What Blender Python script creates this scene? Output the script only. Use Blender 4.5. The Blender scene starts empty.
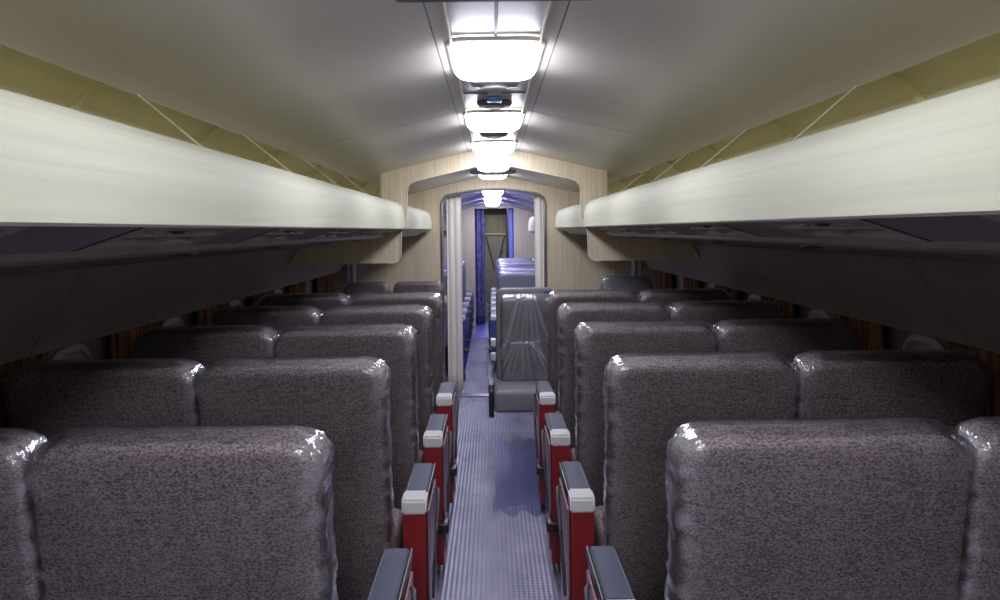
import bpy, bmesh, math, random
from mathutils import Vector, Matrix, noise
R = random.Random(7)
scene = bpy.context.scene
C = scene.collection
EYE = 1.413          # eye height above the floor
PI = math.pi

# ------------------------------------------------------------------ materials
def nt(name):
    m = bpy.data.materials.new(name); m.use_nodes = True
    t = m.node_tree; t.nodes.clear()
    out = t.nodes.new('ShaderNodeOutputMaterial')
    return m, t, out
def lnk(t, a, b): t.links.new(a, b)
def coords(t, scale=(1,1,1), kind='Object'):
    tc = t.nodes.new('ShaderNodeTexCoord'); mp = t.nodes.new('ShaderNodeMapping')
    mp.inputs['Scale'].default_value = scale
    lnk(t, tc.outputs[kind], mp.inputs['Vector']); return mp.outputs['Vector']
def bsdf(t, col, rough, metal=0.0, coat=0.0, spec=0.5):
    b = t.nodes.new('ShaderNodeBsdfPrincipled')
    b.inputs['Base Color'].default_value = (*col, 1)
    b.inputs['Roughness'].default_value = rough
    b.inputs['Metallic'].default_value = metal
    b.inputs['Coat Weight'].default_value = coat
    b.inputs['Coat Roughness'].default_value = 0.15
    b.inputs['Specular IOR Level'].default_value = spec
    return b
def ramp(t, fac, stops):
    r = t.nodes.new('ShaderNodeValToRGB')
    e = r.color_ramp.elements
    while len(e) > 1: e.remove(e[0])
    e[0].position = stops[0][0]; e[0].color = (*stops[0][1], 1)
    for p, c in stops[1:]:
        x = e.new(p); x.color = (*c, 1)
    lnk(t, fac, r.inputs['Fac']); return r.outputs['Color']
def noi(t, vec, scale, detail=3, rough=.5, dist=0):
    n = t.nodes.new('ShaderNodeTexNoise')
    n.inputs['Scale'].default_value = scale; n.inputs['Detail'].default_value = detail
    n.inputs['Roughness'].default_value = rough; n.inputs['Distortion'].default_value = dist
    lnk(t, vec, n.inputs['Vector']); return n.outputs['Fac']
def bump(t, h, strength, dist):
    b = t.nodes.new('ShaderNodeBump'); b.inputs['Strength'].default_value = strength
    b.inputs['Distance'].default_value = dist
    lnk(t, h, b.inputs['Height']); return b.outputs['Normal']
def mathn(t, op, a, b=None):
    n = t.nodes.new('ShaderNodeMath'); n.operation = op
    for i, v in enumerate((a, b)):
        if v is None: continue
        if isinstance(v, (int, float)): n.inputs[i].default_value = v
        else: lnk(t, v, n.inputs[i])
    return n.outputs[0]

def m_plain(name, col, rough=.5, metal=0, var=.12, scale=9, coat=0, spec=.5, bmp=0, sc=(1,1,1)):
    m, t, out = nt(name); b = bsdf(t, col, rough, metal, coat, spec)
    v = coords(t, sc); f = noi(t, v, scale, 4)
    c0 = tuple(max(0, x*(1-var)) for x in col); c1 = tuple(min(1, x*(1+var)) for x in col)
    lnk(t, ramp(t, f, [(.3, c0), (.7, c1)]), b.inputs['Base Color'])
    if bmp: lnk(t, bump(t, f, .5, bmp), b.inputs['Normal'])
    lnk(t, b.outputs[0], out.inputs[0]); return m
def m_fabric(name, dark, mid, light):
    m, t, out = nt(name); b = bsdf(t, mid, .95, spec=.1)
    v = coords(t, (1, 1, 1))
    vo = t.nodes.new('ShaderNodeTexVoronoi'); vo.inputs['Scale'].default_value = 210
    v2 = coords(t, (1, 1, 1.7)); lnk(t, v2, vo.inputs['Vector'])
    n1 = noi(t, v2, 175, 2, .6, .8)
    n2 = noi(t, coords(t, (30, 30, 420)), 1, 2, .5)
    n3 = noi(t, v, 5, 3)
    s = mathn(t, 'ADD', mathn(t, 'MULTIPLY', n1, .62), mathn(t, 'MULTIPLY', vo.outputs['Distance'], .3))
    s = mathn(t, 'ADD', s, mathn(t, 'MULTIPLY', n2, .22))
    s = mathn(t, 'ADD', s, mathn(t, 'MULTIPLY', n3, .10))
    c = ramp(t, s, [(.46, dark), (.585, mid), (.70, light)])
    lnk(t, c, b.inputs['Base Color'])
    lnk(t, bump(t, s, .5, .002), b.inputs['Normal'])
    lnk(t, b.outputs[0], out.inputs[0]); return m
def m_film(name, haze=.035, refl=1.0, bs=.8, foldhaze=.10, rough=.13, tint=(.97,.97,.985)):
    m, t, out = nt(name)
    tr = t.nodes.new('ShaderNodeBsdfTransparent'); tr.inputs[0].default_value = (*tint, 1)
    gl = t.nodes.new('ShaderNodeBsdfGlossy'); gl.inputs['Roughness'].default_value = rough
    gl.inputs['Color'].default_value = (.95, .95, 1, 1)
    df = t.nodes.new('ShaderNodeBsdfDiffuse'); df.inputs[0].default_value = (.8, .8, .85, 1)
    a = noi(t, coords(t, (9, 9, 2.2)), 1, 4, .6, 1.2)
    b2 = noi(t, coords(t, (30, 30, 12)), 1, 3, .5, .6)
    h = mathn(t, 'ADD', a, mathn(t, 'MULTIPLY', b2, .35))
    at = t.nodes.new('ShaderNodeAttribute'); at.attribute_name = 'fold'
    fold = at.outputs['Fac']
    bp = t.nodes.new('ShaderNodeBump'); bp.inputs['Distance'].default_value = .02
    lnk(t, h, bp.inputs['Height']); lnk(t, mathn(t, 'ADD', mathn(t, 'MULTIPLY', fold, .9), bs), bp.inputs['Strength'])
    n = bp.outputs['Normal']
    lnk(t, n, gl.inputs['Normal'])
    fr = t.nodes.new('ShaderNodeFresnel'); fr.inputs[0].default_value = 1.45
    lnk(t, n, fr.inputs['Normal'])
    f = mathn(t, 'MINIMUM', mathn(t, 'MULTIPLY', fr.outputs[0], mathn(t, 'ADD', mathn(t, 'MULTIPLY', fold, 3.0), refl)), .8)
    m1 = t.nodes.new('ShaderNodeMixShader')
    lnk(t, mathn(t, 'MINIMUM', mathn(t, 'ADD', mathn(t, 'MULTIPLY', fold, foldhaze), haze), .8), m1.inputs[0])
    lnk(t, tr.outputs[0], m1.inputs[1]); lnk(t, df.outputs[0], m1.inputs[2])
    m2 = t.nodes.new('ShaderNodeMixShader')
    lnk(t, f, m2.inputs[0]); lnk(t, m1.outputs[0], m2.inputs[1]); lnk(t, gl.outputs[0], m2.inputs[2])
    lnk(t, m2.outputs[0], out.inputs[0]); return m
def m_emit(name, col, st):
    m, t, out = nt(name); e = t.nodes.new('ShaderNodeEmission')
    e.inputs[0].default_value = (*col, 1); e.inputs[1].default_value = st
    lnk(t, e.outputs[0], out.inputs[0]); return m
def m_ribbed(name, c0, c1):
    m, t, out = nt(name); b = bsdf(t, c0, .28, spec=.5)
    v = coords(t)
    w1 = t.nodes.new('ShaderNodeTexWave'); w1.wave_type = 'BANDS'; w1.bands_direction = 'X'
    w1.inputs['Scale'].default_value = 16; lnk(t, v, w1.inputs['Vector'])
    w2 = t.nodes.new('ShaderNodeTexWave'); w2.wave_type = 'BANDS'; w2.bands_direction = 'Y'
    w2.inputs['Scale'].default_value = 13; lnk(t, v, w2.inputs['Vector'])
    h = mathn(t, 'ADD', mathn(t, 'MULTIPLY', w1.outputs['Fac'], .65), mathn(t, 'MULTIPLY', w2.outputs['Fac'], .35))
    n = noi(t, v, 3.5, 4, .6); n2 = noi(t, coords(t, (10, 1.2, 1)), 1, 3)
    s = mathn(t, 'ADD', mathn(t, 'MULTIPLY', n, .5), mathn(t, 'MULTIPLY', n2, .5))
    lnk(t, ramp(t, s, [(.35, c0), (.65, c1)]), b.inputs['Base Color'])
    lnk(t, mathn(t, 'ADD', mathn(t, 'MULTIPLY', n, .22), .11), b.inputs['Roughness'])
    h2 = mathn(t, 'ADD', h, mathn(t, 'MULTIPLY', n, .25))
    lnk(t, bump(t, h2, .6, .004), b.inputs['Normal'])
    lnk(t, b.outputs[0], out.inputs[0]); return m
def m_grain(name, col, rough, axis=(60, 60, 1.2), var=.1, coat=0):
    return m_plain(name, col, rough, var=var, scale=1.6, sc=axis, coat=coat)
def m_pleat(name, c0, c1, c2):
    m, t, out = nt(name); b = bsdf(t, c0, .9, spec=.2)
    f = noi(t, coords(t, (1, 38, .6)), 1.5, 2, .5)
    lnk(t, ramp(t, f, [(.36, c0), (.5, c1), (.62, c2)]), b.inputs['Base Color'])
    lnk(t, b.outputs[0], out.inputs[0]); return m

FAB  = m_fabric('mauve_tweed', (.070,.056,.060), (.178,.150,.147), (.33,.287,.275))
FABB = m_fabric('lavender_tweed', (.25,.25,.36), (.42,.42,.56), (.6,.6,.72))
FILM3 = m_film('creased_film', .06, 2.2, bs=.3, foldhaze=.42)
VINYL = m_plain('grey_vinyl', (.23,.225,.24), .42, var=.1, scale=20, bmp=.002)
FILM = m_film('clear_film', .018, .9, bs=.35, foldhaze=.26)
FILM2 = m_film('heavy_film', .10, 1.6)
CEIL = m_plain('ceiling_paint', (.60,.582,.515), .36, var=.04, scale=2.5, spec=.9)
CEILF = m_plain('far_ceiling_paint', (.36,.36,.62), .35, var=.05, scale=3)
COVE = m_plain('olive_cream_paint', (.90,.855,.54), .5, var=.06, scale=3)
CREAM = m_grain('rack_cream', (.53,.543,.41), .6, (14, .8, 60), .07)
BOUNCE = m_plain('shelf_reflector_cream', (.82,.80,.62), .5, var=.05)
UNDER = m_plain('mauve_grey_panel', (.22,.175,.185), .38, var=.1, scale=4)
UNDER2 = m_plain('service_panel_grey', (.38,.31,.30), .33, var=.1, scale=6)
DARKP = m_plain('dark_recess', (.05,.035,.045), .4, var=.2)
RAIL = m_plain('olive_rail', (.24,.22,.17), .3, var=.15, scale=12)
SIDE = m_plain('sidewall_grey', (.23,.195,.19), .5, var=.08, scale=3)
LOWW = m_plain('lower_wall', (.20,.17,.15), .6, var=.1, scale=3)
WOOD = m_grain('beige_laminate', (.66,.575,.40), .5, (70, 70, 1.3), .13)
EDGE = m_plain('edge_trim', (.72,.68,.56), .4, var=.05)
FLOOR = m_ribbed('ribbed_rubber', (.19,.195,.30), (.33,.335,.45))
CARP = m_plain('blue_carpet', (.06,.06,.17), .8, var=.2, scale=60)
RED  = m_plain('red_enamel', (.30,.018,.020), .38, var=.12, scale=8, coat=.3)
PINK = m_plain('pinkish_metal', (.36,.20,.23), .3, metal=.4, var=.25, scale=14)
PAD  = m_plain('blue_grey_pad', (.06,.072,.115), .42, var=.08, scale=14)
CAP  = m_plain('pale_cap', (.60,.60,.58), .4, var=.06)
BLACK = m_plain('black_plastic', (.015,.015,.02), .35, var=.2)
METAL = m_plain('brushed_metal', (.42,.41,.43), .35, metal=.8, var=.1)
STEEL = m_plain('dark_steel', (.12,.12,.14), .4, metal=.6, var=.1)
CURT = m_pleat('brown_pleats', (.09,.045,.03), (.30,.14,.08), (.5,.27,.16))
DRAPE = m_plain('off_white_drape', (.82,.79,.72), .6, var=.04, scale=3, sc=(20,20,1))
BLUEC = m_plain('blue_curtain', (.13,.13,.30), .6, var=.8, scale=5, sc=(10,10,3))
WINP = m_plain('window_shade', (.34,.33,.34), .35, var=.05)
WINF = m_plain('window_frame_paint', (.42,.40,.38), .4, var=.05)
LAMP = m_emit('lamp_glow', (.87,.855,1.0), 27)
LAMPF = m_emit('far_lamp_glow', (.70,.70,1.0), 26)
LAMPB = m_emit('rear_lamp_glow', (.89,.865,1.0), 54)
GREEN = m_emit('sign_glow', (.55,1.0,.75), 2.2)
GREENT = m_plain('sign_green', (.10,.30,.22), .35, var=.1)
SIGNG = m_plain('sign_grey', (.10,.095,.11), .5, var=.08)
STRIP = m_plain('strip_white', (.56,.55,.55), .3, var=.05)
BLUEP = m_plain('blue_plastic', (.03,.16,.45), .35, var=.1)
FDOOR = m_plain('far_door_paint', (.36,.36,.36), .5, var=.08)
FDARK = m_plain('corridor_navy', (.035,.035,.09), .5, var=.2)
REFLB = m_plain('blue_reflection', (.17,.18,.62), .4, var=.15, scale=8)
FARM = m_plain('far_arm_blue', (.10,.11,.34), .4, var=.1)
YEL = m_plain('yellow_green', (.45,.50,.10), .5, var=.1)

# ------------------------------------------------------------------ mesh helpers
def tri(bm):
    bm.normal_update()
    bmesh.ops.triangulate(bm, faces=[f for f in bm.faces if len(f.verts) > 4], ngon_method='EAR_CLIP')
def obj(name, bm, mat, parent=None, smooth=True, fold=None):
    bmesh.ops.recalc_face_normals(bm, faces=bm.faces[:])
    me = bpy.data.meshes.new(name); bm.to_mesh(me); bm.free()
    if smooth:
        for p in me.polygons: p.use_smooth = True
        try: me.set_sharp_from_angle(angle=math.radians(40))
        except Exception: pass
    me.materials.append(mat)
    if fold:
        a = me.attributes.new('fold', 'FLOAT', 'POINT')
        for v in me.vertices: a.data[v.index].value = max(0, min(1, fold(v.co)))
    o = bpy.data.objects.new(name, me); C.objects.link(o)
    if parent: o.parent = parent
    return o
def struct(o): o['kind'] = 'structure'; return o
def tag(o, label, cat, group=None):
    o['label'] = label; o['category'] = cat
    if group: o['group'] = group
    return o
def thing(name, label, cat, loc=(0,0,0), group=None):
    o = bpy.data.objects.new(name, None); C.objects.link(o); o.location = loc
    o.empty_display_size = .1
    return tag(o, label, cat, group)
def copy_tree(o, parent=None):
    c = o.copy(); C.objects.link(c); c.parent = parent
    for ch in list(o.children): copy_tree(ch, c)
    return c
def box(bm, x0, x1, y0, y1, z0, z1, bev=0, seg=2):
    r = bmesh.ops.create_cube(bm, size=1)
    vs = r['verts']
    for v in vs:
        v.co = Vector(((x0+x1)/2 + v.co.x*(x1-x0), (y0+y1)/2 + v.co.y*(y1-y0), (z0+z1)/2 + v.co.z*(z1-z0)))
    if bev:
        es = set(e for v in vs for e in v.link_edges)
        bmesh.ops.bevel(bm, geom=list(es), offset=bev, segments=seg, profile=.6, affect='EDGES')
    return vs
def B(*a, **k):
    bm = bmesh.new(); box(bm, *a, **k); return bm
def tube(bm, pts, r, n=10, cap=True):
    pts = [Vector(p) for p in pts]; rings = []
    for i, p in enumerate(pts):
        d = (pts[min(i+1, len(pts)-1)] - pts[max(i-1, 0)]).normalized()
        a = Vector((0,0,1)) if abs(d.z) < .9 else Vector((1,0,0))
        u = d.cross(a).normalized(); w = d.cross(u)
        rr = r[i] if isinstance(r, (list, tuple)) else r
        rings.append([bm.verts.new(p + (u*math.cos(2*PI*k/n) + w*math.sin(2*PI*k/n))*rr) for k in range(n)])
    for a, b in zip(rings, rings[1:]):
        for k in range(n): bm.faces.new((a[k], a[(k+1)%n], b[(k+1)%n], b[k]))
    if cap: bm.faces.new(rings[0][::-1]); bm.faces.new(rings[-1])
def prism(bm, poly, a0, a1, axis='y'):
    """poly of (p,q); axis y: (x,z) ; axis x: (y,z) ; axis z: (x,y)"""
    def P(p, q, a):
        return {'y': (p, a, q), 'x': (a, p, q), 'z': (p, q, a)}[axis]
    A = [bm.verts.new(P(p, q, a0)) for p, q in poly]; D = [bm.verts.new(P(p, q, a1)) for p, q in poly]
    n = len(poly)
    for i in range(n): bm.faces.new((A[i], A[(i+1)%n], D[(i+1)%n], D[i]))
    f1 = bm.faces.new(A[::-1]); f2 = bm.faces.new(D)
    return f1, f2
def PR(poly, a0, a1, axis='y', bev=0):
    bm = bmesh.new(); prism(bm, poly, a0, a1, axis)
    if bev:
        es = [e for e in bm.edges if e.calc_face_angle(0) > .5]
        bmesh.ops.bevel(bm, geom=es, offset=bev, segments=2, profile=.6, affect='EDGES')
    tri(bm)
    return bm
def sheet(bm, prof, y0, y1, ny=1, s=1):
    """open profile of (x,z) swept along y"""
    rows = []
    for j in range(ny+1):
        y = y0 + (y1-y0)*j/ny
        rows.append([bm.verts.new((s*x, y, z)) for x, z in prof])
    for a, b in zip(rows, rows[1:]):
        for i in range(len(prof)-1): bm.faces.new((a[i], a[i+1], b[i+1], b[i]))
def rrect(cx, cz, w, h, rt, rb, n=7, taper=0):
    """rounded rectangle outline, corner radii top / bottom"""
    out = []
    for (sx, sz, r, a0) in ((1,1,rt,0), (-1,1,rt,90), (-1,-1,rb,180), (1,-1,rb,270)):
        ox = cx + sx*(w/2 - r); oz = cz + sz*(h/2 - r)
        for k in range(n+1):
            a = math.radians(a0 + 90*k/n)
            out.append((ox + r*math.cos(a), oz + r*math.sin(a)))
    return out
def resample(poly, step):
    out = []
    n = len(poly)
    for i in range(n):
        a = Vector(poly[i]); b = Vector(poly[(i+1)%n]); L = (b-a).length
        k = max(1, int(round(L/step)))
        for j in range(k): out.append(tuple(a.lerp(b, j/k)))
    return out
def pillow(poly, cx, cz, depth, er, bulge, step=.035, disp=None, y0=0.0, eb=None):
    """upholstered slab: outline in XZ, rounded edges of radius er, faces bulging; back face at y0"""
    pl = resample(poly, step); n = len(pl); bm = bmesh.new(); eb = eb or er
    prof = []
    ns = 5
    for f in (.0, .25, .5, .75): prof.append((('in', f), 0))
    steps = []
    # (inset factor kind) : inner rings scaled, then edge rounding, then side, then front
    rings = []
    def ring(scale, inset, y):
        r = []
        for (x, z) in pl:
            dx, dz = x-cx, z-cz; L = math.hypot(dx, dz) or 1
            k = scale
            px, pz = cx + dx*k, cz + dz*k
            # inset perpendicular-ish, by clamping towards the centre
            px -= math.copysign(min(inset, abs(dx)*.9), dx)*min(1, abs(dx)/L*1.25)
            pz -= math.copysign(min(inset, abs(dz)*.9), dz)*min(1, abs(dz)/L*1.25)
            r.append(Vector((px, y, pz)))
        return r
    for k, sc in enumerate((.25, .5, .72, .88)):
        b = bulge*(1 - sc**4)
        rings.append(ring(sc, eb*sc, y0 - b))
    for k in range(ns+1):
        a = PI/2*k/ns
        rings.append(ring(1, eb*(1-math.sin(a)), y0 + eb*(1-math.cos(a))))
    m = max(1, int((depth-er-eb)/.03))
    for k in range(1, m): rings.append(ring(1, 0, y0 + eb + (depth-er-eb)*k/m))
    for k in range(ns+1):
        a = PI/2*k/ns
        rings.append(ring(1, er*(1-math.cos(a)), y0 + depth - er*(1-math.sin(a))))
    for k, sc in enumerate((.88, .72, .5, .25)):
        b = bulge*(1 - sc**4)
        rings.append(ring(sc, er*sc, y0 + depth + b))
    V = []
    for r in rings:
        V.append([bm.verts.new(disp(p) if disp else p) for p in r])
    for a, b in zip(V, V[1:]):
        for i in range(n): bm.faces.new((a[i], a[(i+1)%n], b[(i+1)%n], b[i]))
    for r in (V[0][::-1], V[-1]):
        c = sum((v.co for v in r), Vector())/n; cv = bm.verts.new(c)
        for i in range(n): bm.faces.new((r[i], r[(i+1)%n], cv))
    return bm
def rot_bm(bm, ang, piv):
    bmesh.ops.rotate(bm, verts=bm.verts[:], cent=Vector(piv), matrix=Matrix.Rotation(ang, 3, 'X'))
def fbm(v): return noise.noise(v)

# ------------------------------------------------------------------ seats
BW, PITCHX = .484, .489
def make_backrest(cx, parent, fab, film, s, aisle, seed):
    z0, z1 = .33, 1.0685
    cz = (z0+z1)/2; h = z1-z0
    pl = rrect(cx, cz, BW, h, .062, .03)
    soft = lambda p: p + Vector((0, 0, .004*fbm(p*6+Vector((seed,0,0)))))
    bm = pillow(pl, cx, cz, .110, .042, .005, disp=soft, y0=-.034, eb=.024)
    rot_bm(bm, math.radians(10), (cx, 0, z1)); 
    o = obj('backrest', bm, fab, parent)
    pl = rrect(cx, cz+.003, BW+.008, h+.010, .060, .03, n=9)
    def crump(p):
        # film lies flat on the faces and gathers in tucks at the top corners and down the sides
        dx = abs(p.x-cx)/(BW/2); dz = (p.z-cz)/(h/2)
        e = max(0, dx-.80)/.2; e = min(1, e)
        c = e*max(0, dz-.55)/.45
        q = Vector((p.x*34+seed, p.y*26, p.z*9))
        q2 = Vector((p.x*60, p.y*60+seed, p.z*60))
        q3 = Vector((p.x*12+seed, p.y*40, p.z*48))
        q4 = Vector((p.x*95+seed, p.y*9, p.z*95))
        d = c*.006*fbm(q4) + .0025*e*fbm(q4) + .0045*e*fbm(q) + c*.020*abs(fbm(q2)) + c*.012*fbm(q) + .009*e*abs(fbm(q3)) + .006*e*fbm(Vector((p.x*6, p.y*22+p.z*14, p.z*26+seed)))
        dirv = Vector((math.copysign(1, p.x-cx)*.7, 0, .7*c))
        return p + dirv*(d + .0015*e) + Vector((0, -.0012 - .0018*fbm(q*.5)*e, .003*c + .0015*max(0,fbm(Vector((p.x*40,seed,0))))))
    bm = pillow(pl, cx, cz+.003, .116, .041, .005, step=.009, disp=crump, y0=-.037, eb=.023)
    rot_bm(bm, math.radians(10), (cx, 0, z1))
    def fold(co):
        dx = abs(co.x-cx)/(BW/2); dz = (co.z-cz)/(h/2)
        e = min(1, max(0, dx-.86)/.14); c = e*min(1, max(0, dz-.72)/.25)
        n_ = fbm(Vector((co.x*60+seed, co.y*14, co.z*60)))
        return c*(.55 + .9*n_) + e*max(0, .15+1.15*fbm(Vector((co.x*10, co.y*30+seed, co.z*42))))
    obj('plastic_cover', bm, film, o, fold=fold)
    return o
def make_cushion(cx, parent, fab, film):
    bm = pillow(rrect(cx, .44, BW-.02, .53, .05, .03), cx, .44, .13, .035, .015)
    # turn the slab flat: (x, y, z) -> (x, z, -y) 
    for v in bm.verts: v.co = Vector((v.co.x, v.co.z, .465 - v.co.y))
    return obj('seat_cushion', bm, fab, parent)
def arm_unit(parent, s, x0, x1, name='armrest', full=True, red=None, pink=None):
    red = red or RED; pink = pink or PINK
    """red armrest box between local x0..x1 (aisle side = towards -s)"""
    xa, xb = (x0, x1) if s > 0 else (-x1, -x0)
    poly = [(.335,.585),(.335,.26),(.350,.235),(.405,.225),(.415,.10),(.44,.055),(.49,.04),(.58,.045),(.635,.075),
            (.665,.14),(.69,.30),(.71,.46),(.715,.585)]
    o = obj(name, PR(poly, xa+.002, xb-.002, 'x', .006), red, parent)
    bm = bmesh.new()
    prism(bm, [(.405,.585),(.715,.585),(.718,.600),(.712,.608),(.405,.610)], xa+.006, xb-.006, 'x')
    bmesh.ops.bevel(bm, geom=bm.edges[:], offset=.004, segments=2, affect='EDGES')
    obj('arm_pad', bm, PAD, o)
    bm = bmesh.new()
    prism(bm, [(.326,.560),(.405,.572),(.405,.612),(.345,.610),(.330,.602)], xa-.001, xb+.001, 'x')
    bmesh.ops.bevel(bm, geom=bm.edges[:], offset=.006, segments=3, affect='EDGES')
    obj('end_cap', bm, CAP, o)
    rim = bmesh.new(); box(rim, xa-.002, xa+.006, .40, .722, .578, .604, .002); box(rim, xb-.006, xb+.002, .40, .722, .578, .604, .002)
    obj('pad_rim', rim, BLACK, o)
    if full:
        # aisle face: pinkish metal plate, curved lever and black latch
        xo = xa if s > 0 else xb; d = -1 if s > 0 else 1
        pp = [(.365,.56),(.36,.30),(.44,.20),(.46,.10),(.56,.08),(.625,.13),(.655,.30),(.68,.56)]
        a, b = sorted((xo + d*.001, xo + d*.006))
        obj('side_plate', PR(pp, a, b, 'x', .0015), pink, o)
        bm = bmesh.new()
        tube(bm, [(xo+d*.010,.60,.555),(xo+d*.020,.555,.565),(xo+d*.024,.50,.54),(xo+d*.022,.44,.47),(xo+d*.018,.40,.38),(xo+d*.015,.375,.29)],
             [.005,.007,.007,.006,.006,.005], 8)
        obj('lever', bm, STEEL, o)
        a, b = sorted((xb - .03 if s < 0 else xa + .03, xo + d*.022))
        obj('latch', B(a, b, .325, .40, .222, .262, .008, 3), BLACK, o)
    return o
def make_double(s, fab, film, label, group, loc, seed=0, red=None, pink=None, arm=True):
    """two seats; local x = 0 at the aisle edge, seats reach outward (s)"""
    t = thing('double_seat', label, 'seat', loc, group)
    for k in range(2):
        cx = s*(BW/2 + k*PITCHX)
        make_backrest(cx, t, fab, film, s, k == 0, seed + k*3.3 + (0 if s > 0 else 11))
        make_cushion(cx, t, fab, film)
    if arm: arm_unit(t, s, -.077, -.004, red=red, pink=pink)
    arm_unit(t, s, PITCHX*2+.0, PITCHX*2+.045, full=False, red=red)
    # carrier beams and legs
    bm = bmesh.new()
    for y in (.28, .60): tube(bm, [(s*-.0, y, .305), (s*(PITCHX*2), y, .305)], .018, 10)
    for k in range(3): box(bm, *sorted((s*(k*PITCHX+.0), s*(k*PITCHX+.022) )), .22, .66, .29, .335, .004)
    obj('seat_frame', bm, STEEL, t)
    for x in (.12, .86):
        bm = bmesh.new(); tube(bm, [(s*x, .29, .30), (s*x, .25, .0)], .015); obj('leg', bm, STEEL, t)
        bm = bmesh.new(); tube(bm, [(s*x, .59, .30), (s*x, .63, .0)], .015); obj('leg', bm, STEEL, t)
    return t
ORD = ['nearest', 'second', 'third', 'fourth', 'fifth']
SX = {-1: .297, 1: .287}
for s, side in ((-1, 'left'), (1, 'right')):
    proto = None
    for i in range(5):
        lab = 'mauve tweed double seat in clear plastic beside the aisle, %s row, %s side' % (ORD[i], side)
        loc = (s*(SX[s] + (.009, .002, 0, 0, 0)[i]), 1.37 + .75*i, (-.004, -.001, 0, 0, 0)[i])
        grp = 'double seats in the near cabin'
        if i in (2, 4) or proto is None:
            proto = make_double(s, FAB, FILM, lab, grp, loc, i*1.7, arm=(i < 4))
        else:
            c = copy_tree(proto); c.location = loc; c['label'] = lab
# far cabin rows
protoL = protoR = None
FO = ['first', 'second', 'third', 'fourth', 'fifth', 'sixth']
for i in range(6):
    y = 7.62 + .72*i
    lab = 'lavender plastic-wrapped double seat right of the far aisle, %s row beyond the doorway' % FO[i]
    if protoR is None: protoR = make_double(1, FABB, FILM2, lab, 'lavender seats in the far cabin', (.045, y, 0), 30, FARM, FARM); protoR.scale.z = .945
    else:
        c = copy_tree(protoR); c.location = (.045, y, 0); c['label'] = lab
for i in range(5):
    y = 7.62 + .72*i
    lab = 'lavender plastic-wrapped double seat left of the far aisle, %s row beyond the doorway' % FO[i]
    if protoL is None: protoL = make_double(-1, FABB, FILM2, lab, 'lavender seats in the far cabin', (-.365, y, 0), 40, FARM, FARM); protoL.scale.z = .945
    else:
        c = copy_tree(protoL); c.location = (-.365, y, 0); c['label'] = lab

def make_single(label, x, y, w, top, group=None, film=FILM2, fab=VINYL):
    """narrow aft-facing seat, back against the bulkhead"""
    t = thing('single_seat', label, 'seat', (x, y, 0), group)
    h = top-.42; cz = (top+.42)/2
    bm = pillow(rrect(0, cz, w, h, .055, .02), 0, cz, .10, .03, .012, y0=.42)
    rot_bm(bm, math.radians(-5), (0, .52, top)); b = obj('backrest', bm, fab, t)
    bm = pillow(rrect(0, cz+.003, w+.01, h+.012, .055, .02), 0, cz+.003, .108, .03, .012, step=.02, y0=.416,
        disp=lambda p: p + Vector((.004*fbm(p*30), -.003*abs(fbm(p*22)), .005*abs(fbm(p*34)))))
    rot_bm(bm, math.radians(-5), (0, .52, top)); obj('plastic_cover', bm, film, b)
    bm = pillow(rrect(0, .20, w, .44, .04, .03), 0, .20, .10, .03, .012)
    for v in bm.verts: v.co = Vector((v.co.x, v.co.z, .455 - v.co.y))
    obj('seat_cushion', bm, fab, t)
    for sx in (-1, 1):
        for yy in (.05, .38):
            bm = bmesh.new(); tube(bm, [(sx*(w/2-.04), yy, .36), (sx*(w/2-.04), yy, 0)], .014); obj('leg', bm, STEEL, t)
    return t
make_single('single seat against the left of the bulkhead, beside the drape, top just above last row', -.565, 5.62, .37, 1.02, film=FILM, fab=FAB)
make_single('shaded single seat against the bulkhead by the left wall curtain', -.955, 5.62, .34, 1.02, film=FILM, fab=FAB)
make_single('single seat under pale crumpled plastic against the bulkhead at the right wall', .985, 5.62, .38, 1.045)

# fold-down attendant seat standing into the aisle, facing the camera
t = thing('attendant_seat', 'grey fold-down attendant seat in creased clear plastic, reaching into the aisle at right', 'seat', (.0, 0, 0))
jx = .205; jw = .365
bm = pillow(rrect(jx, .71, jw+.03, .62, .05, .02), jx, .71, .05, .02, .004, y0=5.50)
obj('back_panel', bm, VINYL, t)
pl = rrect(jx+.01, .69, jw-.005, .58, .045, .02)
bm = pillow(pl, jx+.01, .69, .06, .025, .012, y0=5.42); br = obj('backrest', bm, VINYL, t)
bm = bmesh.new(); NX, NZ = 84, 110; rows = []
W2, zb, ztp = (jw+.004)/2, .395, .985
ridges = []
for k in range(9):                      # fan from the top edge
    ridges.append((jx+.01 + (k-4)*.012, ztp+.02, jx+.01 + (k-4)*.052 + R.uniform(-.012,.012), R.uniform(.42,.66), R.uniform(.004,.010)))
for k in range(8):                      # second fan below the cross fold
    ridges.append((jx-.02 + (k-3)*.020, .655, jx+.0 + (k-3.5)*.060 + R.uniform(-.015,.015), R.uniform(.40,.47), R.uniform(.004,.010)))
ridges.append((jx-.10, .655, jx+.08, .665, .010)); ridges.append((jx-.17, .62, jx-.09, .70, .008)); ridges.append((jx+.02, .66, jx+.17, .50, .009))
def crease(x, z):
    h = 0
    for (xa, za, xb, zb_, am) in ridges:
        dx, dz = xb-xa, zb_-za; L2 = dx*dx+dz*dz
        u = max(0, min(1, ((x-xa)*dx + (z-za)*dz)/L2)); d = math.hypot(x-xa-u*dx, z-za-u*dz)
        h += am*math.exp(-(d/.007)**2)*(.35+.65*math.sin(PI*min(1, u+.15)))
    return h
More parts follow.
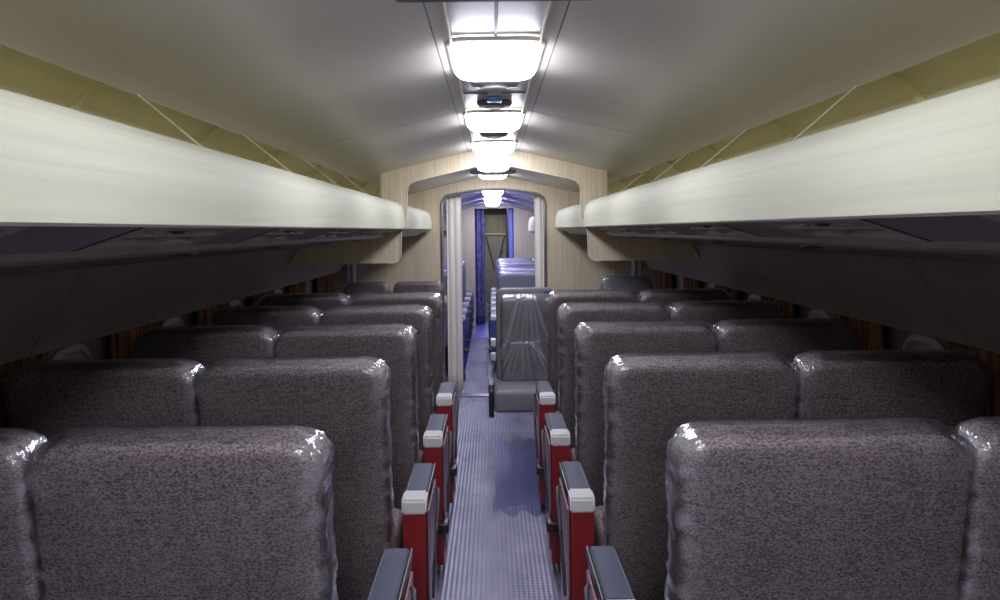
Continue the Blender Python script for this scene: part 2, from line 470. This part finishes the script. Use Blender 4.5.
for j in range(NZ+1):
    v = j/NZ; z = zb + (ztp-zb)*v; rr = []
    for i in range(NX+1):
        u = -1 + 2*i/NX; x = jx+.01 + W2*u
        e = max(abs(u), 0); ez = max(0, (v-.93)/.07)
        back = .045*max(0, (e-.90)/.10)**2 + .04*ez**2
        if ez > 0: x = jx+.01 + W2*u*(1-.10*ez*ez)
        y = 5.402 - crease(x, z)*(1-min(1, back*25)) - .004*fbm(Vector((x*16, 3, z*16))) + back
        rr.append(bm.verts.new((x, y, z)))
    rows.append(rr)
for a, b in zip(rows, rows[1:]):
    for i in range(NX): bm.faces.new((a[i], a[i+1], b[i+1], b[i]))
obj('plastic_cover', bm, FILM3, br, fold=lambda co: crease(co.x, co.z)*90 + .25*max(0, fbm(Vector((co.x*14, 7, co.z*9)))))
bm = pillow(rrect(jx-.026, 5.255, jw+.020, .33, .03, .02), jx-.026, 5.255, .145, .03, .010)
for v in bm.verts: v.co = Vector((v.co.x, v.co.z, .410 - v.co.y))
obj('seat_cushion', bm, VINYL, t)
bm = bmesh.new(); prism(bm, [(5.085,.40),(5.085,.25),(5.13,.23),(5.18,.29),(5.45,.31),(5.47,.50),(5.42,.56),(5.36,.50),(5.12,.44)], -.046, -.014, 'x')
bmesh.ops.bevel(bm, geom=bm.edges[:], offset=.003, segments=1, affect='EDGES')
obj('hinge_arm', bm, BLACK, t)
for z in (.545, .64):
    obj('hinge_bracket', B(-.030, .004, 5.40, 5.50, z, z+.045, .004), CAP, t)
bm = bmesh.new(); box(bm, .345, .375, 5.16, 5.56, 0, .36, .006); box(bm, .33, .39, 5.46, 5.56, .3, 1.0, .006)
obj('support_post', bm, CARP, t)

# ------------------------------------------------------------------ shell
ZC = EYE
Y0, YB, Y1 = -2.6, 6.94, 12.0
def zz(prof): return [(x, ZC+d) for x, d in prof]
# floor
bm = bmesh.new(); box(bm, -1.45, 1.45, Y0, 16.4, -.04, 0); struct(obj('floor', bm, FLOOR, smooth=False))
for s, n in ((-1, 1), (1, 2)):
    a, b = sorted((s*.47, s*1.36)); bm = B(a, b, Y0, 6.9, 0.0, .004)
    struct(obj('trim_%d' % n, bm, CARP, smooth=False))
# threshold
struct(obj('trim_3', B(-.44, .44, 6.90, 7.02, 0, .012, .003), METAL))
# ceiling
TH = .02
cp = [(.108,.452),(.14,.447),(.52,.358),(.70,.316),(.765,.304),(.775,.298)]
bm = bmesh.new()
seams = [Y0, -.9, .45, 3.07, 5.7, YB]
for s in (-1, 1):
    for a, b in zip(seams, seams[1:]):
        g = .003
        prof = zz([(.1445,.4465)] + cp[2:])
        sheet(bm, prof, a+g, b-g, 1, s)
        sheet(bm, zz([(.108,.452),(.1425,.447)]), a+g, b-g, 1, s)
    # edge lip
    sheet(bm, zz([(.775,.298),(.779,.302),(.779,.318),(.80,.360)]), Y0, YB, 1, s)
ce = struct(obj('ceiling', bm, CEIL))
# backing above the joints and the central recess
bm = bmesh.new()
for s in (-1, 1): sheet(bm, zz([(0,.475),(.10,.472),(.14,.459),(.52,.372),(.80,.360)]), Y0, YB, 1, s)
obj('ceiling_backing', bm, DARKP, ce)
bm = bmesh.new(); box(bm, -.106, .106, Y0, YB, ZC+.458, ZC+.464)
obj('centre_strip', bm, STRIP, ce)
bm = bmesh.new(); box(bm, -.004, .004, Y0, YB, ZC+.455, ZC+.4585); obj('centre_seam', bm, SIGNG, ce)
for s in (-1, 1):
    a, b = sorted((s*.103, s*.110)); obj('strip_rail', B(a, b, Y0, YB, ZC+.444, ZC+.462, .002), EDGE, ce)
# side walls
wp = [(.79,.362),(.87,.325),(.95,.240),(1.04,.11),(1.10,-.02),(1.125,-.09)]
sp = [(1.118,-.088),(1.165,-.175),(1.215,-.245),(1.262,-.312)]
for s, side in ((-1, 'left'), (1, 'right')):
    bm = bmesh.new()
    ys = [Y0] + [1.76+.75*k for k in range(-5, 7)] + [YB]
    ys = sorted(set(ys))
    for a, b in zip(ys, ys[1:]):
        sheet(bm, zz(wp), a+.002, b-.002, 1, s)
    w = struct(obj('wall_upper_%s' % side, bm, COVE))
    bm = bmesh.new()
    for y in ys[1:-1]:     # frame ribs
        prism(bm, [(s*x, z) for x, z in zz([(.80,.348),(.868,.313),(.94,.235),(1.03,.105),(1.04,.11),(.95,.25),(.87,.333),(.80,.37)])], y-.008, y+.008)
    obj('rib', bm, COVE, w)
    bm = bmesh.new(); sheet(bm, zz([(.80,.40),(.92,.345),(.99,.25),(1.08,.12),(1.16,-.06),(1.24,-.2),(1.30,-.30)]), Y0, YB, 1, s)
    obj('backing', bm, DARKP, w)
    bm = bmesh.new()
    yy = [Y0, -1.55, -.80, -.05, .70, 1.45, 2.20, 2.95, 3.70, 4.45, 5.20, 5.95, 6.72]
    for a, b in zip(yy, yy[1:]):
        sheet(bm, zz(sp + [(1.262,-.325),(1.275,-.33)]), a+.0025, b-.0025, 1, s)
    struct(obj('wall_%s' % side, bm, SIDE))
    # lower wall with window recess
    bm = bmesh.new(); sheet(bm, [(1.27,ZC-.318),(1.365,ZC-.322),(1.385,.85),(1.385,.30),(1.36,0)], Y0, YB, 1, s)
    struct(obj('wall_lower_%s' % side, bm, LOWW))
# windows and curtains
WN = ['second', 'third', 'fourth', 'fifth', 'sixth', 'seventh']
n = 1
for s, side in ((-1, 'left'), (1, 'right')):
    for k in range(-1, 5):
        y = 2.60 + .83*k
        root = bpy.data.objects.new('window_%d' % n, None); C.objects.link(root); struct(root); n += 1
        root.location = (s*1.372, y, .88)
        bm = bmesh.new()
        o_ = rrect(0, 0, .30, .36, .11, .11); i_ = rrect(0, 0, .255, .315, .09, .09)
        N = len(o_); ring = []
        for (pl, d) in ((o_, 0), (o_, .012), (i_, .018), (i_, -.005)):
            ring.append([bm.verts.new((-s*d, x, z)) for x, z in pl])
        for a, b in zip(ring, ring[1:]):
            for q in range(N): bm.faces.new((a[q], a[(q+1)%N], b[(q+1)%N], b[q]))
        obj('frame', bm, WINF, root)
        bm = bmesh.new(); prism(bm, rrect(0, 0, .257, .317, .09, .09), *sorted((-s*.002, s*.006)), 'x')
        obj('shade', bm, WINP, root, smooth=False)
    # curtains between
    for k in range(-1, 5):
        y = 2.60 + .83*k + .415
        if y > 6.5: continue
        bm = bmesh.new(); W, NN = .40, 60; rows = []
        for j in range(7):
            z = 1.088 - j*.46/6; r = []
            for q in range(NN+1):
                u = q/NN; d = .011*math.sin(u*2*PI*13 + .6*fbm(Vector((u*5, z*2, k)))) + .006*fbm(Vector((u*9, z*3, k+s)))
                r.append(bm.verts.new((s*(1.325 + d), y - W/2 + u*W, z)))
            rows.append(r)
        for a, b in zip(rows, rows[1:]):
            for q in range(NN): bm.faces.new((a[q], a[q+1], b[q+1], b[q]))
        lab = 'brown striped pleated curtain on the %s wall, after the %s window from the camera' % (side, ['first','second','third','fourth','fifth','sixth'][k+1])
        o = tag(obj('window_curtain', bm, CURT), lab, 'curtain', 'pleated window curtains')
        md = o.modifiers.new('t', 'SOLIDIFY'); md.thickness = .003
        rt = bmesh.new(); tube(rt, [(s*1.325, y-W/2-.02, 1.089), (s*1.325, y+W/2+.02, 1.089)], .004)
        obj('curtain_rail', rt, METAL, o)

# ------------------------------------------------------------------ luggage racks
def make_rack(s, y0, y1, label, far=False, X=0, dz=0, wires=True):
    t = thing('luggage_rack', label, 'luggage rack', (0, 0, 0), 'open overhead luggage racks')
    def Z(prof): return [(s*(x+X), ZC+d+dz) for x, d in prof]
    lip = [(.509,.010),(.505,.014),(.506,.07),(.511,.108),(.520,.136),(.536,.155),(.556,.163),(.575,.160),(.585,.146),
           (.583,.128),(.570,.118),(.556,.10),(.540,.07),(.528,.030),(.521,.010)]
    bm = bmesh.new(); pp = Z(lip)
    n = len(pp); L = y1-y0; ys = [y0, y0+.004] + [y0 + L*k/12 for k in range(1, 12)] + [y1-.004, y1]
    if not far:
        rr = []
        for j, y in enumerate(ys):
            sc = .96 if j in (0, len(ys)-1) else 1
            cx = sum(p[0] for p in pp)/n; cz = sum(p[1] for p in pp)/n
            rr.append([bm.verts.new((cx+(p[0]-cx)*sc, y, cz+(p[1]-cz)*sc)) for p in pp])
    else:           # far end rounds back to the wall
        rr = []
        cx = s*(.56+X)
        for j, y in enumerate(ys):
            k = max(0, (y-(y1-.30))/.30); off = s*.05*k*k
            rr.append([bm.verts.new((p[0]+off, y, p[1])) for p in pp])
    for a, b in zip(rr, rr[1:]):
        for i in range(n): bm.faces.new((a[i], a[(i+1)%n], b[(i+1)%n], b[i]))
    bm.faces.new(rr[0]); bm.faces.new(rr[-1][::-1])
    obj('valance', bm, CREAM, t)
    # shelf: outer part beyond the rail, and spine above the service panels
    top = [(.540,.034),(1.090,-.045),(1.128,-.092),(.655,-.028),(.655,-.010),(.540,.020)]
    bm = bmesh.new(); prism(bm, Z(top), y0+.003, y1-.003)
    obj('shelf', bm, UNDER, t)
    bm = bmesh.new(); prism(bm, Z([(.590,.033),(1.070,-.038),(1.075,-.044),(.590,.027)]), y0+.006, y1-.006); obj('shelf_reflector', bm, BOUNCE, t)  # unseen pale sheet added to bounce lamp light onto the upper wall
    bm = bmesh.new(); prism(bm, Z([(.628,-.022),(.632,-.034),(.645,-.041),(.662,-.040),(.672,-.031),(.66,-.02)]), y0+.002, y1-.002)
    r = obj('rail', bm, RAIL, t)
    if far:
        for f in [ (y0+.01, y1-.02) ]:
            bm = bmesh.new(); prism(bm, Z([(.518,.012),(.630,-.026),(.630,-.012),(.540,.020)]), *f); obj('service_panel', bm, UNDER2, t)
        return t
    def P(u, v, y):       # u 0..1 across the panel plane, v depth upward
        x = .520 + u*.108; d = .012 + u*(-.036)
        return (s*(x+X), y, ZC + d + v)
    ya = y0
    yb = 1.20
    while yb - .75 > y0: yb -= .75
    while yb < y1-.1:
        e = min(yb+.738, y1-.004)
        # service unit, then a plain filler panel
        m = min(yb+.46, e)
        bm = bmesh.new()
        def slab(ua, ub, a, b, v0, v1):
            vs = [bm.verts.new(P(u, v, y)) for v in (v0, v1) for y in (a, b) for u in (ua, ub)]
            for f in ((0,1,3,2),(4,6,7,5),(0,4,5,1),(2,3,7,6),(0,2,6,4),(1,5,7,3)): bm.faces.new([vs[i] for i in f])
        slab(0, .16, yb, m, 0, .012); slab(.84, 1, yb, m, 0, .012)
        slab(.16, .84, yb, yb+.035, 0, .012); slab(.16, .84, m-.035, m, 0, .012)
        slab(.22, .26, yb+.06, m-.06, .002, .010); slab(.40, .48, yb+.035, m-.035, -.001, .010); slab(.48, .84, (yb+m)/2, (yb+m)/2+.02, -.001, .01)
        o = obj('service_panel', bm, UNDER2, t, smooth=False)
        bm = bmesh.new(); slab(.16, .84, yb+.03, m-.03, .010, .014); obj('recess', bm, DARKP, o, smooth=False)
        bm = bmesh.new(); slab(-.05, 1.05, yb-.010, yb-.001, -.001, .012); obj('seam_strip', bm, BLACK, o, smooth=False)
        for q in range(3):
            cy = yb+.10+q*.09
            if cy > m-.05: continue
            bm = bmesh.new(); p = P(.28, .002, cy); tube(bm, [p, (p[0], p[1], p[2]-.003), (p[0], p[1], p[2]-.005)], [.013,.011,.006], 14)
            obj('air_nozzle', bm, METAL if q != 1 else BLACK, o)
        if e - m > .02:
            bm = bmesh.new(); slab(0, 1, m+.002, e, 0, .012); obj('filler_panel', bm, UNDER, t, smooth=False)
        yb += .75
    # small black studs and clips along the rail
    for k in range(7):
        y = 1.02 + .75*k
        if not y0 < y < y1-.1: continue
        bm = bmesh.new(); box(bm, *sorted((s*.672, s*.705)), y, y+.05, ZC-.048, ZC-.033, .003); obj('clip', bm, BLACK, t)
        bm = bmesh.new(); box(bm, *sorted((s*.685, s*.70)), y+.16, y+.30, ZC-.043, ZC-.034, .002); obj('clip', bm, METAL, t)
    if wires:
        for k in range(-5, 6):
            y = 1.76 + .75*k
            if y > y1: continue
            ya = y-.10
            if ya < y0: continue
            bm = bmesh.new(); tube(bm, [(s*.795, y, ZC+.318), (s*.575, ya, ZC+.152)], .0022, 6)
            tube(bm, [(s*.79, y, ZC+.312), (s*.782, y-.012, ZC+.300)], .007, 8)
            obj('tie_rod', bm, EDGE, t)
    return t
YD = 4.65
for s, side in ((-1, 'left'), (1, 'right')):
    make_rack(s, Y0+.01, YD-.016, 'long cream open luggage rack running down the %s side of the near cabin' % side)
    make_rack(s, YD+.016, YB-.01, 'short cream luggage rack between the divider and the doorway bulkhead on the %s' % side, far=True, wires=False)
    make_rack(s, 7.12, 8.6, 'small pale luggage rack on the %s side of the far cabin' % side, far=True, X=-.15, dz=-.03, wires=False)

# ------------------------------------------------------------------ divider frame
for_outer = [(.148,.452),(.515,.360),(.64,.330)]
def divider_poly():
    right = [(0,.462),(.14,.458),(.52,.362),(.645,.332),(.645,.160),(.60,.158),(.60,.0),(1.085,-.05),(1.12,-.088),(1.172,-.182),
             (.575,-.182),(.550,-.172),(.537,-.145),(.533,-.02),(.520,.03),(.499,.07),(.497,.155),(.497,.215),(.490,.250),(.470,.275),(.44,.288),
             (.26,.330),(.12,.358),(0,.360)]
    return right
bm = bmesh.new()
rp = divider_poly()
full = [(x, ZC+d) for x, d in rp] + [(-x, ZC+d) for x, d in reversed(rp[1:-1])]
prism(bm, full, YD-.013, YD+.013)
tri(bm)
dv = struct(obj('wall_divider', bm, WOOD, smooth=False))
# pale edge bead along the cut-out
for s in (-1, 1):
    bm = bmesh.new()
    tube(bm, [(s*x, YD-.013, ZC+d) for x, d in [(.60,-.183),(.575,-.183),(.548,-.173),(.534,-.145),(.530,-.02),(.517,.03),(.496,.07),(.494,.155),(.494,.215),(.487,.249),(.468,.273),(.44,.285),(.26,.327),(.13,.355)]], .0035, 6)
    obj('edge_bead', bm, EDGE, dv)

# ------------------------------------------------------------------ bulkhead with doorway
CX = -.0
def arch(x0, x1, z0, zt, r, rise, n=8):
    """opening outline from bottom-left, up, over and down"""
    pts = [(x0, z0)]
    for k in range(n+1):
        a = PI - PI/2*k/n; pts.append((x0+r+r*math.cos(a), zt-r+r*math.sin(a)))
    for k in range(1, 8):
        u = k/8; x = x0+r+(x1-x0-2*r)*u; pts.append((x, zt+rise*math.sin(PI*u)))
    for k in range(n+1):
        a = PI/2 - PI/2*k/n; pts.append((x1-r+r*math.cos(a), zt-r+r*math.sin(a)))
    pts.append((x1, z0)); return pts
def wall_with_arch(name, y0, y1, op, outer, mat):
    bm = bmesh.new(); poly = outer + op
    prism(bm, poly, y0, y1)
    tri(bm)
    return struct(obj(name, bm, mat, smooth=False))
OX0, OX1 = -.432, .432
op = arch(OX0, OX1, 0, ZC+.300, .085, .040)
outer = [(1.42, 0), (1.43,.85), (1.38,ZC-.31), (1.25,ZC-.07), (1.10,ZC+.2), (.84,ZC+.40), (.14,ZC+.468), (-.14,ZC+.468), (-.84,ZC+.40), (-1.10,ZC+.2), (-1.25,ZC-.07), (-1.38,ZC-.31), (-1.43,.85), (-1.42,0)]
bw = wall_with_arch('wall_front', YB, YB+.05, op, outer, WOOD)
bm = bmesh.new()
pts = [(x, YB-.004, z) for x, z in arch(OX0-.006, OX1+.006, 0.01, ZC+.306, .088, .040)]
tube(bm, pts, .012, 8); obj('door_frame', bm, METAL, bw)
# drapes inside the doorway
def drape_obj(x0, x1, y, z0, z1, label, seed, mat=DRAPE, folds=2.5, amp=.006, cat='curtain'):
    bm = bmesh.new(); NN = 36; rows = []
    for j in range(13):
        z = z1 + (z0-z1)*j/12; r = []
        for q in range(NN+1):
            u = q/NN
            d = amp*math.sin(u*2*PI*folds + .5*fbm(Vector((u*3, z, seed)))) + amp*.4*fbm(Vector((u*6, z*1.5, seed)))
            r.append(bm.verts.new((x0+(x1-x0)*u, y+d, z)))
        rows.append(r)
    for a, b in zip(rows, rows[1:]):
        for q in range(NN): bm.faces.new((a[q], a[q+1], b[q+1], b[q]))
    o = tag(obj('doorway_curtain', bm, mat), label, cat)
    md = o.modifiers.new('t', 'SOLIDIFY'); md.thickness = .006
    return o
drape_obj(-.405, -.275, 7.035, .03, ZC+.31, 'off-white curtain drawn to the left side of the doorway, reaching the floor', 1)
drape_obj(.355, .440, 7.035, .03, ZC+.31, 'off-white curtain gathered at the right side of the doorway behind the attendant seat', 2, folds=1.5)
GREYC = m_plain('pale_grey_drape', (.66,.66,.66), .7, var=.2, scale=5, sc=(10,10,2))
for s, side in ((-1, 'left'), (1, 'right')):
    a, b = sorted((s*1.13, s*1.25))
    o = drape_obj(a, b, 6.78, .70, ZC-.20, 'crumpled pale grey drape hanging in the %s corner by the bulkhead, under the rack' % side, 9+s, GREYC, 2.5, .02)
    o.name = 'corner_curtain'
bm = bmesh.new(); box(bm, -.43, -.40, 6.9, 6.935, .80, .86, .004); tag(obj('door_catch', bm, CAP), 'small white catch on the left edge of the doorway', 'catch')

# ------------------------------------------------------------------ far cabin
fp = [(0,.395),(.12,.388),(.45,.300),(.80,.19),(1.15,-.02),(1.36,-.35),(1.40,-.8),(1.37,-1.413)]
bm = bmesh.new()
for s in (-1, 1): sheet(bm, zz(fp[:4]), YB+.05, 12.0, 5, s)
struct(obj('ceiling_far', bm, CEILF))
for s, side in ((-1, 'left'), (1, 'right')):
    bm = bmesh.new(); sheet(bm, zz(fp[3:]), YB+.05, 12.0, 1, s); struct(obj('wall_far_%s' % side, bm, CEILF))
# cross battens on the far ceiling
for k, y in enumerate((8.6, 9.9, 11.2)):
    bm = bmesh.new()
    for s in (-1, 1): prism(bm, [(s*x, z) for x, z in zz([(.12,.386),(.60,.25),(.60,.265),(.12,.40)])], y, y+.05)
    struct(obj('trim_%d' % (4+k), bm, EDGE))
# far partition
op2 = [(-.265,0),(-.265,ZC+.318),(.315,ZC+.318),(.315,0)]
out2 = [(1.37,0),(1.40,.6),(1.36,ZC-.35),(1.15,ZC-.02),(.80,ZC+.20),(.12,ZC+.40),(-.12,ZC+.40),(-.80,ZC+.20),(-1.15,ZC-.02),(-1.36,ZC-.35),(-1.40,.6),(-1.37,0)]
wall_with_arch('wall_far_partition', 12.0, 12.05, op2, out2, WOOD)
drape_obj(-.28, -.13, 12.12, .02, ZC+.33, 'rumpled dark blue curtain left of the far corridor', 5, BLUEC, 2, .02)
drape_obj(.235, .325, 12.12, .02, ZC+.33, 'smooth lavender blue curtain right of the far corridor', 6, m_plain('pale_blue_curtain', (.30,.32,.72), .6, var=.1), 1.5, .01)
# corridor
for s, side, x in ((-1, 'left', -.165), (1, 'right', .275)):
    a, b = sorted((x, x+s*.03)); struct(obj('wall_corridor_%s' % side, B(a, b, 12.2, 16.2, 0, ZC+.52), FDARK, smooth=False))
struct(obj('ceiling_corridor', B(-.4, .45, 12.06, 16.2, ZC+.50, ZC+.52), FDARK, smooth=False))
dr = bpy.data.objects.new('door_1', None); C.objects.link(dr); struct(dr); dr.location = (.055, 16.2, 0)
obj('door_leaf', B(-.22, .22, 0, .04, 0, 1.72, .004), FDOOR, dr)
obj('upper_panel', B(-.15, .16, -.012, .0, 1.36, 1.70, .006), m_plain('upper_door_beige', (.50,.46,.36), .5), dr)
obj('cross_bar', B(-.20, .20, -.03, .0, 1.31, 1.35, .006), EDGE, dr)
for sx in (-1, 1):
    bm = bmesh.new(); tube(bm, [(sx*.19, -.02, 1.31), (sx*.02 + .0, -.02, .62)], .011, 8); obj('brace', bm, STEEL, dr)
bm = bmesh.new(); tube(bm, [(.13,-.03,1.05),(.13,-.05,1.0),(.13,-.03,.95)], .008); obj('door_handle', bm, METAL, dr)
struct(obj('wall_end', B(-.6, .7, 16.24, 16.3, 0, 2.0), FDARK, smooth=False))
# blue window reflection painted as a slab on the far floor, bag and belt
bm = B(-.245, .03, 10.6, 12.4, 0, .008, .002); tag(obj('floor_reflection', bm, REFLB), 'bright blue reflection painted on the floor of the far aisle', 'mat')
bm = pillow(rrect(0, .16, .12, .30, .05, .04), 0, .16, .10, .035, .02, disp=lambda p: p+Vector((.012*fbm(p*20), .01*fbm(p*25), 0)))
o = tag(obj('blue_bundle', bm, m_plain('bundle_blue', (.05,.06,.42), .5, var=.4, scale=25)), 'crumpled blue bundle on the floor left of the far aisle', 'bag'); o.location = (-.335, 7.42, 0)
# ------------------------------------------------------------------ ceiling lights
def lens(bm, L, W, h, n=10, m=8):
    """bulging rounded-rectangular diffuser, hanging down"""
    out = [(x, y) for x, y in rrect(0, 0, W, L, .045, .045, n=5)]
    rings = []
    for k in range(m+1):
        a = PI/2*k/m; sc = math.cos(a)**.55 if k < m else 0.02; z = -h*math.sin(a)
        rings.append([bm.verts.new((x*(1 - (1-sc)*1) , y*(1-(1-sc)), z)) for x, y in out])
    for a, b in zip(rings, rings[1:]):
        for i in range(len(out)): bm.faces.new((a[i], a[(i+1)%len(out)], b[(i+1)%len(out)], b[i]))
    bm.faces.new(rings[-1])
def ceiling_light(y, z, label, mat, L=.40, W=.228, h=.045):
    t = thing('ceiling_light', label, 'ceiling light', (0, y, z), 'lights along the ceiling centre')
    bm = bmesh.new(); lens(bm, L, W, h); obj('diffuser', bm, mat, t)
    bm = bmesh.new()
    o_ = rrect(0, 0, W+.012, L+.03, .05, .05, n=5); i_ = rrect(0, 0, W-.002, L-.002, .045, .045, n=5); N = len(o_)
    ring = [[bm.verts.new((x, yy, zq)) for x, yy in pl] for pl, zq in ((o_, .004), (o_, -.006), (i_, -.009), (i_, .004))]
    for a, b in zip(ring, ring[1:]):
        for q in range(N): bm.faces.new((a[q], a[(q+1)%N], b[(q+1)%N], b[q]))
    obj('bezel', bm, EDGE, t)
    bm = bmesh.new(); tube(bm, [(0, -L*.28, -h*.9), (0, -L*.28, -h-.008)], .006, 8); obj('screw', bm, METAL, t)
    return t
LN = {2.13: 'largest and nearest ceiling light in view', 3.30: 'middle ceiling light before the divider frame', 4.36: 'ceiling light directly in front of the divider frame'}
for y in (-2.2, -1.2, -.15, .98, 2.13, 3.30, 4.33):
    ceiling_light(y, ZC+.452, {2.13: 'glowing white ceiling light, largest and nearest in view', 3.30: 'glowing white ceiling light between two oval vents, second from the camera',
        4.33: 'glowing white ceiling light directly in front of the divider frame', .98: 'glowing white ceiling light just above the frame, behind the overhead sign'}.get(y, 'ceiling light behind the camera'), LAMP if y > .5 else LAMPB)
ceiling_light(5.62, ZC+.452, 'ceiling light seen edge-on through the divider frame, nearer of two', LAMP)
ceiling_light(6.48, ZC+.452, 'ceiling light seen edge-on through the divider frame, next to the doorway bulkhead', LAMP)
for y, n_ in ((8.0, 'nearer glowing light on the lavender ceiling beyond the doorway'), (9.9, 'farther glowing light on the lavender ceiling beyond the doorway'), (11.4, 'last light on the far ceiling')):
    ceiling_light(y, ZC+.385, n_, LAMPF, L=.7, W=.21, h=.05)

ceiling_light(15.0, ZC+.496, 'added unseen fill light on the far corridor ceiling, brightening the end door', m_emit('corridor_fill_glow', (.95,.92,.8), 45), L=.5, W=.2, h=.012)  # fill lamp added out of view to brighten the end door
# oval vents between the lights
def oval(name, label, y, w, cat='vent', mat=SIGNG, drop=1):
    t = thing(name, label, cat, (0, y, ZC+.457), 'fittings on the ceiling strip')
    bm = bmesh.new(); N = 28; rings = []
    for (k, z) in ((1, 0), (1, -.010), (.9, -.017*drop), (.6, -.019*drop)):
        rings.append([bm.verts.new((w/2*k*math.cos(2*PI*q/N), .055*k*math.sin(2*PI*q/N), z)) for q in range(N)])
    for a, b in zip(rings, rings[1:]):
        for q in range(N): bm.faces.new((a[q], a[(q+1)%N], b[(q+1)%N], b[q]))
    bm.faces.new(rings[-1]); obj('body', bm, mat, t)
    bm = bmesh.new(); prism(bm, [(w/2*.5*math.cos(2*PI*q/N), .028*math.sin(2*PI*q/N)) for q in range(N)], -.019*drop, -.019*drop-.006, 'z'); obj('lens', bm, CAP, t)
    return t
oval('ceiling_vent', 'oval grey ceiling vent just in front of the second light', 2.90, .125)
oval('ceiling_vent', 'oval grey ceiling vent just in front of the third light', 3.84, .13)
oval('ceiling_speaker', 'shallow oval fitting just behind the nearest glowing light', 2.50, .15, 'speaker', METAL)
t = thing('call_indicator', 'small blue indicator block on the ceiling between the nearest light and an oval vent', 'indicator', (0, 2.71, ZC+.456), None)
obj('housing', B(-.022, .022, -.05, .05, -.014, 0, .003), CAP, t); obj('blue_lens', B(-.024, .024, -.03, .04, -.028, -.012, .006, 3), BLUEP, t)
for k, y in enumerate((2.72, 3.78)):
    struct(obj('trim_%d' % (8+k), B(-.104, .104, y-.003, y+.003, ZC+.455, ZC+.460), SIGNG, smooth=False))

oval('ceiling_vent', 'wide flat oval fitting just beyond the top of the divider frame', 5.30, .37, drop=2.4)
oval('ceiling_vent', 'wide flat oval fitting between the last two lights before the doorway', 6.05, .36, drop=2.4)
# dark fitting along the very top of the picture
t = thing('overhead_sign', 'dark purple-grey overhead sign bar at the very top of the picture', 'sign', (0, .95, ZC+.2785))
obj('housing', B(-.130, .116, 0, .05, 0, .075, .006), m_plain('sign_purple', (.12,.11,.17), .5), t)
for x in (-.08, .08):
    bm = bmesh.new(); tube(bm, [(x, .025, .07), (x, .025, .185)], .005, 8); obj('hanger', bm, METAL, t)
# back wall of the cabin, behind the camera
struct(obj('wall_back', B(-1.4, 1.4, Y0-.05, Y0, 0, ZC+.47), WOOD, smooth=False))
# plastic sheet crumpled on the aisle floor, blue tint painting the attendant seat's shade
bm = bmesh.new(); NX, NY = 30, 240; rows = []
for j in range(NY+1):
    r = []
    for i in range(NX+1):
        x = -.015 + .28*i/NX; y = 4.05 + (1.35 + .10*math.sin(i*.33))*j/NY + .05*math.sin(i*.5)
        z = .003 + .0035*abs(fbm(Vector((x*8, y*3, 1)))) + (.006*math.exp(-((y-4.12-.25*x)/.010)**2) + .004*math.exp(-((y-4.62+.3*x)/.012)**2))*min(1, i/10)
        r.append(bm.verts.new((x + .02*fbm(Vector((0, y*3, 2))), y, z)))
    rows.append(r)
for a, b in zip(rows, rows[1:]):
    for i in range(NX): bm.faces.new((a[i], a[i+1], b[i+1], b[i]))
tag(obj('plastic_sheet', bm, m_film('shade_tinted_film', .0, .09, bs=.04, rough=.35, tint=(.52,.53,.74))), 'clear creased plastic sheet along the right half of the aisle floor, seat shade painted into its blue tint', 'sheet')

# ------------------------------------------------------------------ camera, world, view
w = bpy.data.worlds.new('w'); scene.world = w; w.use_nodes = True
w.node_tree.nodes['Background'].inputs[0].default_value = (.02, .02, .03, 1)
w.node_tree.nodes['Background'].inputs[1].default_value = .2
cam = bpy.data.cameras.new('camera'); co = bpy.data.objects.new('camera', cam); C.objects.link(co)
cam.sensor_width = 36; cam.lens = 815/1000*36
cam.shift_x = (500-491.7)/1000; cam.shift_y = -70/1000
cam.clip_start = .02
co.matrix_world = Matrix.Translation((-.015, 0, EYE)) @ Matrix.Rotation(PI/2, 4, 'X') @ Matrix.Rotation(math.radians(-.68), 4, 'Z')
scene.camera = co
vs = scene.view_settings
vs.view_transform = 'Standard'; vs.look = 'None'; vs.gamma = 1; vs.use_curve_mapping = False; vs.exposure = -.05
